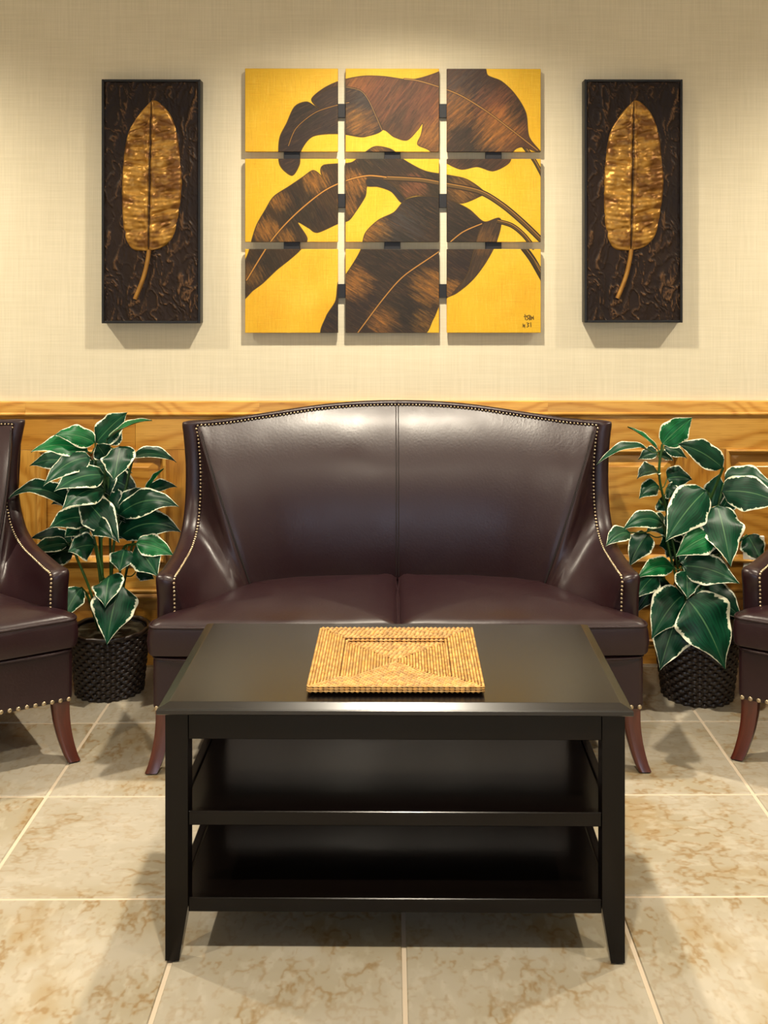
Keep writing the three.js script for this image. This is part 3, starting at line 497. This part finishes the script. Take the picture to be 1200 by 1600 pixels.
  rib([[36, 850], [130, 700], [220, 600], [330, 510], [420, 468], [500, 450], [570, 456]], 5, '#b47e38');
  // lower leaf
  leaf([[328, 1065], [340, 990], [376, 930], [386, 858], [416, 828], [470, 740], [490, 670], [540, 620], [600, 590], [640, 545], [690, 530], [760, 530], [830, 550], [890, 580], [945, 626], [1000, 612], [1010, 640], [986, 720], [940, 800], [890, 860], [840, 900], [806, 916], [776, 942], [750, 1000], [700, 1065], [500, 1065]],
    '#33281f', [[620, 640, 110, GR, .6], [720, 580, 100, DK, .6], [520, 660, 80, OR, .7], [450, 860, 80, OR, .75], [740, 880, 90, OR, .7], [560, 1000, 70, OR, .65], [600, 760, 130, DK, .6], [660, 980, 110, DK, .6], [370, 990, 60, DK, .8], [480, 960, 80, DK, .5], [850, 640, 90, DK, .6], [860, 780, 80, DK, .5], [720, 1010, 60, OR, .4], [830, 880, 40, OR, .6]], () => .55);
  leaf([[1000, 612], [1010, 640], [986, 720], [940, 800], [890, 860], [820, 908], [880, 830], [908, 730], [936, 645]], '#3d3024', [[940, 700, 60, OR, .35]], () => 1.9);
  rib([[455, 1060], [560, 920], [640, 832], [770, 742], [860, 668], [936, 634]], 4.5, '#a8783a');
  stem([[996, 624], [1050, 640], [1096, 676], [1140, 730]], 18, '#4e3c20'); stem([[1096, 724], [1130, 770], [1176, 850]], 26, '#3d3018'); rib([[1110, 735], [1140, 775], [1166, 812]], 2, '#b58a44');
  // the painter's scribbled mark
  c.strokeStyle = '#5a4310'; c.lineWidth = 3.2; c.lineCap = 'round'; const pen = (p) => { c.beginPath(); p.forEach(([x, y], i) => i ? c.lineTo(x, y) : c.moveTo(x, y)); c.stroke(); };
  pen([[1102, 982], [1104, 1002]]); pen([[1099, 990], [1110, 987]]); pen([[1116, 985], [1109, 991], [1116, 997], [1109, 1003]]); pen([[1119, 984], [1119, 1003]]); pen([[1123, 986], [1123, 1002]]); pen([[1127, 1002], [1127, 991], [1131, 996], [1134, 990], [1135, 1001]]);
  pen([[1095, 1030], [1095, 1020], [1101, 1030], [1101, 1020]]); pen([[1110, 1014], [1117, 1016], [1112, 1021], [1117, 1026], [1110, 1030]]); pen([[1124, 1013], [1125, 1029]]);
  c.restore();
  const tex = new THREE.CanvasTexture(cv); tex.colorSpace = THREE.SRGBColorSpace; tex.magFilter = THREE.LinearFilter;
  const paint = new THREE.MeshPhysicalMaterial({ map: tex, roughness: .5, metalness: .12, specularIntensity: .7 }), side = new THREE.MeshStandardMaterial({ color: 0xb98c2a, roughness: .6 });
  const o = thing('nine_panel_painting', 'gold nine-panel painting of brown banana leaves joined by black clips', 'painting', [0, 0, .002]);
  const cols = [[-.5027, -.1814], [-.1551, .1686], [.1952, .5214]], rows = [[2.0645, 1.7763], [1.752, 1.464], [1.4397, 1.1495]], X0 = -.5027, X1 = .5214, Y0 = 1.1495, Y1 = 2.0645, z0 = .010, z1 = .0235;
  for (const [ya, yb] of rows) for (const [xa, xb] of cols) {
    const g = span(xa, xb, yb, ya, z0, z1, .0012), p = g.attributes.position, uv = g.attributes.uv; for (let i = 0; i < p.count; i++) uv.setXY(i, (p.getX(i) - X0) / (X1 - X0), (p.getY(i) - Y0) / (Y1 - Y0));
    part('panel', g, paint, o);
  }
  const clip = (xa, xb, ya, yb) => part('connector', span(xa, xb, ya, yb, 0, .0125, .001), M.blackMetal, o);
  for (const [ya, yb] of rows) { const ym = (ya + yb) / 2; for (let k = 0; k < 2; k++) clip(cols[k][1] - .004, cols[k + 1][0] + .004, ym - .024, ym + .024); }
  for (const [xa, xb] of cols) { const xm = (xa + xb) / 2; for (let k = 0; k < 2; k++) clip(xm - .028, xm + .028, rows[k + 1][0] - .004, rows[k][1] + .004); }
}
// ---------------------------------------------------------------- potted plants
// leaf: base xyz, tip xyz, width, arch, how far it faces forward, tone from lit to shaded green; stems: points from the soil up (metres)
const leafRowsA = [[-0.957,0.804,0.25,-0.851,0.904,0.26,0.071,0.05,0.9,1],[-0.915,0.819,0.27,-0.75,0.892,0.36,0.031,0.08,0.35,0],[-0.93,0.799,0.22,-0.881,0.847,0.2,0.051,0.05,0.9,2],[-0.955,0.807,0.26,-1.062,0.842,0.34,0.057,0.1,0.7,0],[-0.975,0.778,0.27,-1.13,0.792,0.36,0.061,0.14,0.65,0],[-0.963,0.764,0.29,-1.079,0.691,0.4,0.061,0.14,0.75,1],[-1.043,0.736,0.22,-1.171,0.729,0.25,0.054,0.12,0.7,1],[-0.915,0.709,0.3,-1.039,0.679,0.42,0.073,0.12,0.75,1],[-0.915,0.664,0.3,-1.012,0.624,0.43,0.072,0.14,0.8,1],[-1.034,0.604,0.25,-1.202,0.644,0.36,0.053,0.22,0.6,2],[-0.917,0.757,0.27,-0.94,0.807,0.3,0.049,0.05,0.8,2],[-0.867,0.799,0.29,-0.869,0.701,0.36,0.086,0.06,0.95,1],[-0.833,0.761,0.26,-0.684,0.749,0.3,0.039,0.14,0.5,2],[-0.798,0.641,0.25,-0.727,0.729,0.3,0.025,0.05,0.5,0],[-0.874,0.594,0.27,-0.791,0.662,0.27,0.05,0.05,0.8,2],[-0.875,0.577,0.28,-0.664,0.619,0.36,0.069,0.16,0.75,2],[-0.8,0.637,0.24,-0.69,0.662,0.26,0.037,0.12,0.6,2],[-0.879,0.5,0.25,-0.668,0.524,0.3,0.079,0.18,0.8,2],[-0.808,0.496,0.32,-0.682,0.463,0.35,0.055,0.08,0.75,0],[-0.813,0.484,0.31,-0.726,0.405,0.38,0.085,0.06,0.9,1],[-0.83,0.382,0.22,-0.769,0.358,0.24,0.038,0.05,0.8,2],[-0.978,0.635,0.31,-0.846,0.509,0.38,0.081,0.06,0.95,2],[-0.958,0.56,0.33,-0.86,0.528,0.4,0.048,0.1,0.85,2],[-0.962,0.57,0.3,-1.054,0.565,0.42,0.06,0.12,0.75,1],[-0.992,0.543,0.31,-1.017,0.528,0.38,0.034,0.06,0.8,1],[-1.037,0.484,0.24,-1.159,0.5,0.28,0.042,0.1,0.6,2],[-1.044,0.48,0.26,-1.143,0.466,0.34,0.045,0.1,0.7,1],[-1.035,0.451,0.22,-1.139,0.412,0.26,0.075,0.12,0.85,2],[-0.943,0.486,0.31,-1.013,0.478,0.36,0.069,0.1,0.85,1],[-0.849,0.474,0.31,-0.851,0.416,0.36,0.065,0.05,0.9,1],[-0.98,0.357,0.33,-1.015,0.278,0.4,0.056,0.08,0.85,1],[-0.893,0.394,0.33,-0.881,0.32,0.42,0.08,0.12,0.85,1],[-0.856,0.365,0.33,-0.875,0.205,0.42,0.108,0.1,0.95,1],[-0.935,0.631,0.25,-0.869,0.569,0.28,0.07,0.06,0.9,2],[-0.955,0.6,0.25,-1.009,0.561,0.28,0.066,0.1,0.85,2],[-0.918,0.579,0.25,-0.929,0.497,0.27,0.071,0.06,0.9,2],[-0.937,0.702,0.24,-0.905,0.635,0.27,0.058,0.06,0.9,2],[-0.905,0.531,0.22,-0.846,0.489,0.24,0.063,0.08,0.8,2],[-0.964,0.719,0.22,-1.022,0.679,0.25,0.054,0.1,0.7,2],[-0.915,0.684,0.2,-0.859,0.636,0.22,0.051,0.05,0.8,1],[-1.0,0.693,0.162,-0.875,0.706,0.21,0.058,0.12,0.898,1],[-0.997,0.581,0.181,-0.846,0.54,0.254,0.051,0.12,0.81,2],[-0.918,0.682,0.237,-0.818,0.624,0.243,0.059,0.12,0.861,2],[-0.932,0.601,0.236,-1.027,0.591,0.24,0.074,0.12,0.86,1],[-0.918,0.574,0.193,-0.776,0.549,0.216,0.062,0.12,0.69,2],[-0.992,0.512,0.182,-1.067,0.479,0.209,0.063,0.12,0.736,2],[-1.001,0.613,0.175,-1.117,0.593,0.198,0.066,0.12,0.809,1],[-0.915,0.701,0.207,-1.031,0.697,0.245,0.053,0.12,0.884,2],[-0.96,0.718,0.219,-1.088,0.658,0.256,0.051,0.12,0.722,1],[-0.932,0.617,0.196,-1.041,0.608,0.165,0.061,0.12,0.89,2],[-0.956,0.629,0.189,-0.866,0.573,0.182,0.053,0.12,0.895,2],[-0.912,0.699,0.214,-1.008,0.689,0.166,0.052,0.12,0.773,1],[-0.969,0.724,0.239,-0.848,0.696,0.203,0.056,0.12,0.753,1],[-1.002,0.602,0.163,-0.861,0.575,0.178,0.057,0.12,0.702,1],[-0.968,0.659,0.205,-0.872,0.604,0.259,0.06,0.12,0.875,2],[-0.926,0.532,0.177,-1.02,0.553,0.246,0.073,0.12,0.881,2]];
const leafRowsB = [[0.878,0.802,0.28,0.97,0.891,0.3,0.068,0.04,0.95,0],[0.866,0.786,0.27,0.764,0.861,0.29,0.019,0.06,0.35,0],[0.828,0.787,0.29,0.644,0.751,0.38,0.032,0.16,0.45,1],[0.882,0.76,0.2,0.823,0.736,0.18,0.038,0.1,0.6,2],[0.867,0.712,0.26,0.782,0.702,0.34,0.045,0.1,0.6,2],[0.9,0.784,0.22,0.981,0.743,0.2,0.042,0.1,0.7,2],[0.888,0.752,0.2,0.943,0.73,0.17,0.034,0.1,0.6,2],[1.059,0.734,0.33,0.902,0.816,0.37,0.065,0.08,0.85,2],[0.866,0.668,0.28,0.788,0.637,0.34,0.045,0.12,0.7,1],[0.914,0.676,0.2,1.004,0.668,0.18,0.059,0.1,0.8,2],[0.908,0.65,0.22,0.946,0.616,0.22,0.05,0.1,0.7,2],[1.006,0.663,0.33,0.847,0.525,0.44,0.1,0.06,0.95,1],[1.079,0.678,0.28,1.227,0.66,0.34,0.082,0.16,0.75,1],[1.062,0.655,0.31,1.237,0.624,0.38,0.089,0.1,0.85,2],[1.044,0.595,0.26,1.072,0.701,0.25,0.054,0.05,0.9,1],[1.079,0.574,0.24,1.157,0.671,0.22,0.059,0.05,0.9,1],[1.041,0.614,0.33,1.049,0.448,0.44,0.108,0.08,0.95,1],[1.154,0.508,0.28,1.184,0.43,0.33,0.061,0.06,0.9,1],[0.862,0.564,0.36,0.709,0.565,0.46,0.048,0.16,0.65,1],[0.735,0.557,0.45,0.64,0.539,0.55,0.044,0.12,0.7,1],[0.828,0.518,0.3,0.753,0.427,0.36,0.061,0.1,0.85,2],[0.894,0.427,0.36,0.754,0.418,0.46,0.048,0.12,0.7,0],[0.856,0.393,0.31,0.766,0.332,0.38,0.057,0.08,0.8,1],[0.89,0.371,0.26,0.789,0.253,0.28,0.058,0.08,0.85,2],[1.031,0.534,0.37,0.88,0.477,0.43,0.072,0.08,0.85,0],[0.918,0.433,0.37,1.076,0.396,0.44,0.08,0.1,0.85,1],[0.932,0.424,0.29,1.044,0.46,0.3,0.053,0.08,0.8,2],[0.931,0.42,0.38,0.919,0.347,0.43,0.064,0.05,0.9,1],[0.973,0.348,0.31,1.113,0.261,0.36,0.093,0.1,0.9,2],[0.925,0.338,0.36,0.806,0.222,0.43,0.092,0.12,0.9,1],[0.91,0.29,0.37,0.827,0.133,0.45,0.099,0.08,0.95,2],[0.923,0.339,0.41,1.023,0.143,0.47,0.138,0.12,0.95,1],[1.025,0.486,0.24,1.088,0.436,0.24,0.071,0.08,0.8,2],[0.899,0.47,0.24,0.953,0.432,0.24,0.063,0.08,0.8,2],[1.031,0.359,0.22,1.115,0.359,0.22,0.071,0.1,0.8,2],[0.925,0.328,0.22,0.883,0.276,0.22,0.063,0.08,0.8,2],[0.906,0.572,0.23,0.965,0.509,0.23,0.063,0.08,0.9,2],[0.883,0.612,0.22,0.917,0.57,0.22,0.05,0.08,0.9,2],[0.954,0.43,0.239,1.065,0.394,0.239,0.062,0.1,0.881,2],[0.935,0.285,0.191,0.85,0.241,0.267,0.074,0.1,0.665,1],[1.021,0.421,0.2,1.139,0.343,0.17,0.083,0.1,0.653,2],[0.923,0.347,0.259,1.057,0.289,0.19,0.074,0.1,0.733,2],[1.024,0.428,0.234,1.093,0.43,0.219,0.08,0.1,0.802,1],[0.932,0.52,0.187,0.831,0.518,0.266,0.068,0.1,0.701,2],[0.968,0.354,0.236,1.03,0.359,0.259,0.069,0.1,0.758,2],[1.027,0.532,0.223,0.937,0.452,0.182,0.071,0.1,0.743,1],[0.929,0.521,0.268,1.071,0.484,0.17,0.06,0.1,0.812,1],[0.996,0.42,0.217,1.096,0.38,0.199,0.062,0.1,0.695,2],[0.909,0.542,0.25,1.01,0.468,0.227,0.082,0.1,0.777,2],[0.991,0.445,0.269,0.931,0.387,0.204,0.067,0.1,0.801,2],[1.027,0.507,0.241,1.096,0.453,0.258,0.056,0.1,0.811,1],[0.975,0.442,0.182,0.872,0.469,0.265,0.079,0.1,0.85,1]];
const stemRowsA = [[[-0.935,0.185,0.25],[-0.96,0.787,0.25]],[[-0.92,0.188,0.26],[-0.933,0.48,0.27],[-0.92,0.689,0.28],[-0.92,0.799,0.26]],[[-0.933,0.202,0.27],[-0.969,0.352,0.29],[-1.013,0.45,0.28],[-1.031,0.488,0.26]],[[-0.91,0.195,0.25],[-0.892,0.48,0.27],[-0.87,0.602,0.26],[-0.835,0.758,0.25]],[[-0.888,0.212,0.27],[-0.869,0.4,0.28],[-0.857,0.472,0.28],[-0.813,0.49,0.31]],[[-0.91,0.205,0.28],[-0.921,0.385,0.3],[-0.965,0.563,0.29]],[[-0.95,0.202,0.27],[-0.97,0.324,0.3],[-0.983,0.354,0.32]],[[-0.894,0.205,0.28],[-0.872,0.324,0.3],[-0.861,0.359,0.31]],[[-0.908,0.192,0.24],[-0.912,0.473,0.24],[-0.915,0.695,0.26]],[[-0.914,0.208,0.29],[-0.938,0.447,0.3],[-0.943,0.486,0.31]],[[-0.883,0.195,0.25],[-0.86,0.371,0.25],[-0.798,0.639,0.25]]];
const stemRowsB = [[[0.97,0.207,0.3],[0.934,0.376,0.28],[0.895,0.581,0.27],[0.868,0.707,0.28],[0.878,0.802,0.28]],[[0.978,0.207,0.3],[0.986,0.423,0.3],[1.021,0.583,0.28],[1.059,0.734,0.33]],[[0.986,0.207,0.3],[0.993,0.448,0.32],[1.015,0.655,0.33]],[[0.962,0.207,0.3],[0.916,0.382,0.3],[0.877,0.546,0.3]],[[1.001,0.2,0.28],[1.038,0.417,0.28],[1.154,0.508,0.28]],[[0.96,0.214,0.32],[0.938,0.312,0.34]],[[0.968,0.214,0.32],[0.931,0.396,0.35],[0.918,0.433,0.37]],[[0.963,0.2,0.28],[0.909,0.335,0.28],[0.863,0.388,0.3]],[[0.991,0.207,0.3],[1.024,0.484,0.3],[1.079,0.676,0.28]]];

{
  const leafTex = (seed, lo, hi) => dataTex(192, 384, (u, v) => {
    const s = u * 2 - 1, a = Math.abs(s), vein = Math.sin((a * 7.5 - v * 2.2 + .3) * Math.PI * 2) * .5 + .5, st = nz(a * 60 + seed - v * 8, v * 5 + seed * 2, 256, 256), bl = fbm(nz2, u * 5 + seed, v * 7, 256, 3);
    let c = mix3(lo, hi, .25 + .35 * vein * .5 + (st - .5) * .85 + (bl - .5) * .6); if (a < .025) c = mix3(c, [120, 150, 100], .6);
    const m = .885 + (nz3(v * 22 + seed * 7, s < 0 ? 3 : 9, 256, 256) - .5) * .11 + (nz(v * 70 + seed, s < 0 ? 30 : 60, 256, 256) - .5) * .07 - (v > .9 ? .15 * (v - .9) : 0); return mix3(c, [232, 232, 204], sm(m - .015, m + .03, a));
  });
  const litShadedTones = [leafTex(3, [2, 66, 32], [20, 128, 66]), leafTex(8, [2, 44, 27], [13, 88, 55]), leafTex(15, [2, 36, 23], [11, 74, 48])];  // shade painted into the greens: bright for lit leaves, darker for rear ones
  const leafM = litShadedTones.map(map => new THREE.MeshPhysicalMaterial({ map, roughness: .4, side: THREE.DoubleSide, specularIntensity: .55 }));
  const stemM = new THREE.MeshStandardMaterial({ color: 0x2c4f1c, roughness: .5 }), mossM = new THREE.MeshStandardMaterial({ map: dataTex(256, 256, (u, v) => { const k = fbm(nz, u * 24, v * 24, 24, 4), q = nz2(u * 120, v * 120, 120, 120); return mix3([34, 30, 16], [66, 58, 34], k * .8 + q * .3); }), roughness: .95 });
  const reedM = [0, 1, 2].map(i => new THREE.MeshPhysicalMaterial({ map: dataTex(256, 64, (u, v) => { const k = nz(u * 120 + i * 40, v * 6, 256, 256); return mix3([20, 12, 8], [44, 28, 18], k); }, true, 6, 1), roughness: .42, clearcoat: .15, clearcoatRoughness: .4 }));
  const darkM = new THREE.MeshStandardMaterial({ color: 0x140d09, roughness: .8 });
  const leafGeo = ([bx, by, bz, tx, ty, tz, w, arch, face], seed) => {
    const r = rng(seed * 131 + 7), b = V(bx, by, bz), t = V(tx, ty, tz), len = b.distanceTo(t), hint = V((r() - .5) * .5, 1 - face * .8, face).normalize();
    const ctl = b.clone().add(t).multiplyScalar(.5).add(V(0, arch * len * 2, arch * len * .6)), ph = r() * 6, wav = .07 + r() * .09, fold = .16 + r() * .2, twist = (r() - .5) * .5, lop = (r() - .5) * .15;
    const C = new THREE.QuadraticBezierCurve3(b, ctl, t), W = w * .66;
    return gridGeo(18, 8, (u, v) => {
      const p = C.getPoint(u), tg = C.getTangent(u), h = hint.clone().applyAxisAngle(tg, twist * (u - .3)), sd = tg.clone().cross(h).normalize(), n = sd.clone().cross(tg).normalize(), s = v * 2 - 1;
      const wd = W * Math.pow(Math.max(0, Math.sin(Math.PI * Math.pow(u, .68))), .68 + .5 * u) * (1 + .05 * Math.sin(u * 17 + ph + s)) * (1 + lop * s);
      const z = fold * wd * Math.pow(Math.abs(s), 1.4) * (face > .6 ? -.6 : 1) + Math.sin(u * 15 + ph + (s > 0 ? 1.7 : 0)) * wav * wd * s * s - .004 * Math.exp(-s * s * 60);
      return p.addScaledVector(sd, s * wd).addScaledVector(n, z);
    }, (u, v) => [v, u]);
  };
  const plant = (name, label, pos, h, rb, rt, leaves, stems, seed) => {
    const basket = thing('woven_basket', label[0], 'basket', pos, 0, 'dark woven plant baskets');
    // basket: over-and-under reeds round upright stakes
    const rows = Math.round(h / .0125), N = 46, radius = y => rb + (rt - rb) * (y / h);
    for (let k = 0; k < rows; k++) {
      const y = (k + .5) * h / rows, R = radius(y), pts = []; const seg = N * 4;
      const g = gridGeo(seg, 8, (u, v) => { const a = u * Math.PI * 2, an = v * Math.PI * 2, off = Math.cos(a * N / 2 + k * Math.PI) * .0036, rr = R + off + Math.cos(an) * .0022; return V(Math.cos(a) * rr, y + Math.sin(an) * .0068, Math.sin(a) * rr); }, (u, v) => [u, v], true);
      part('woven_reed', g, reedM[(k * 7) % 3], basket);
    }
    const stakeG = new THREE.CylinderGeometry(.0022, .0022, 1, 5);
    for (let k = 0; k < N; k++) { const a = (k + .5) / N * Math.PI * 2, m = part('stake', stakeG, darkM, basket), r0 = radius(0), r1 = radius(h); const p0 = V(Math.cos(a) * r0, .002, Math.sin(a) * r0), p1 = V(Math.cos(a) * r1, h, Math.sin(a) * r1); m.position.copy(p0).add(p1).multiplyScalar(.5); m.scale.y = p0.distanceTo(p1); m.quaternion.setFromUnitVectors(V(0, 1, 0), p1.clone().sub(p0).normalize()); }
    part('liner', new THREE.LatheGeometry([[0, .001], [rb - .006, .001], [rt - .007, h - .004], [rt - .012, h - .004], [rb - .012, .008], [0, .008]].map(([x, y]) => new THREE.Vector2(x, y)), 40), darkM, basket);
    const rimPts = []; for (let i = 0; i < 40; i++) { const a = i / 40 * Math.PI * 2; rimPts.push(V(Math.cos(a) * rt, h + .001 + Math.sin(a * 12) * .0012, Math.sin(a) * rt)); }
    part('rim', tube(rimPts, .0075, 120, 8, true), reedM[0], basket);
    const pl = thing(name, label[1], 'plant', [pos[0], 0, pos[2]], 0, 'variegated plants beside the sofa'), back = g => moved(g, -pos[0], 0, -pos[2]);
    part('moss', gridGeo(40, 10, (u, v) => { const a = u * Math.PI * 2, q = v * (rt - .014), x = Math.cos(a) * q, z = Math.sin(a) * q; return V(x, h - .006 + .008 * (1 - v * v) + (fbm(nz, x * 80 + 40, z * 80 + 40, 256, 3) - .5) * .012, z); }, (u, v) => [Math.cos(u * 6.2832) * v, Math.sin(u * 6.2832) * v]), mossM, pl);
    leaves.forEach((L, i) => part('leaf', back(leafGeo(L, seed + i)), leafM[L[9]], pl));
    const ends = [];
    stems.forEach((S, i) => { const pts = S.map(p => V(...p)); pts[0].set(pos[0] + (pts[0].x - pos[0]) * .6, h - .03, pos[2] + (pts[0].z - pos[2]) * .6); part('stem', back(tube(pts, .0042, 28, 7)), stemM, pl); for (let k = 0; k <= 20; k++) ends.push(new THREE.CatmullRomCurve3(pts).getPoint(k / 20)); });
    leaves.forEach((L) => { const b = V(L[0], L[1], L[2]); let best = null, bd = 9; for (const e of ends) { const q = e.clone(); if (q.y > b.y + .01) continue; const d = q.distanceTo(b) + .02; if (d < bd) { bd = d; best = q; } } if (!best || bd < .028) return; const m = best.clone().lerp(b, .55).add(V(0, -.01, 0)); part('leaf_stalk', back(tube([best, m, b], .002, 10, 5)), stemM, pl); });
  };
  plant('variegated_plant', ['dark woven basket holding the fuller bushy plant', 'fuller bushy plant with white-edged green leaves, between armchair and sofa'], [-.912, 0, .245], .200, .105, .124, leafRowsA, stemRowsA, 1);
  plant('variegated_plant', ['dark woven basket under big drooping leaves of the sparser plant', 'sparser white-edged plant with big leaves drooping over its basket'], [.985, 0, .298], .235, .108, .138, leafRowsB, stemRowsB, 200);
}
renderer.render(scene, camera);
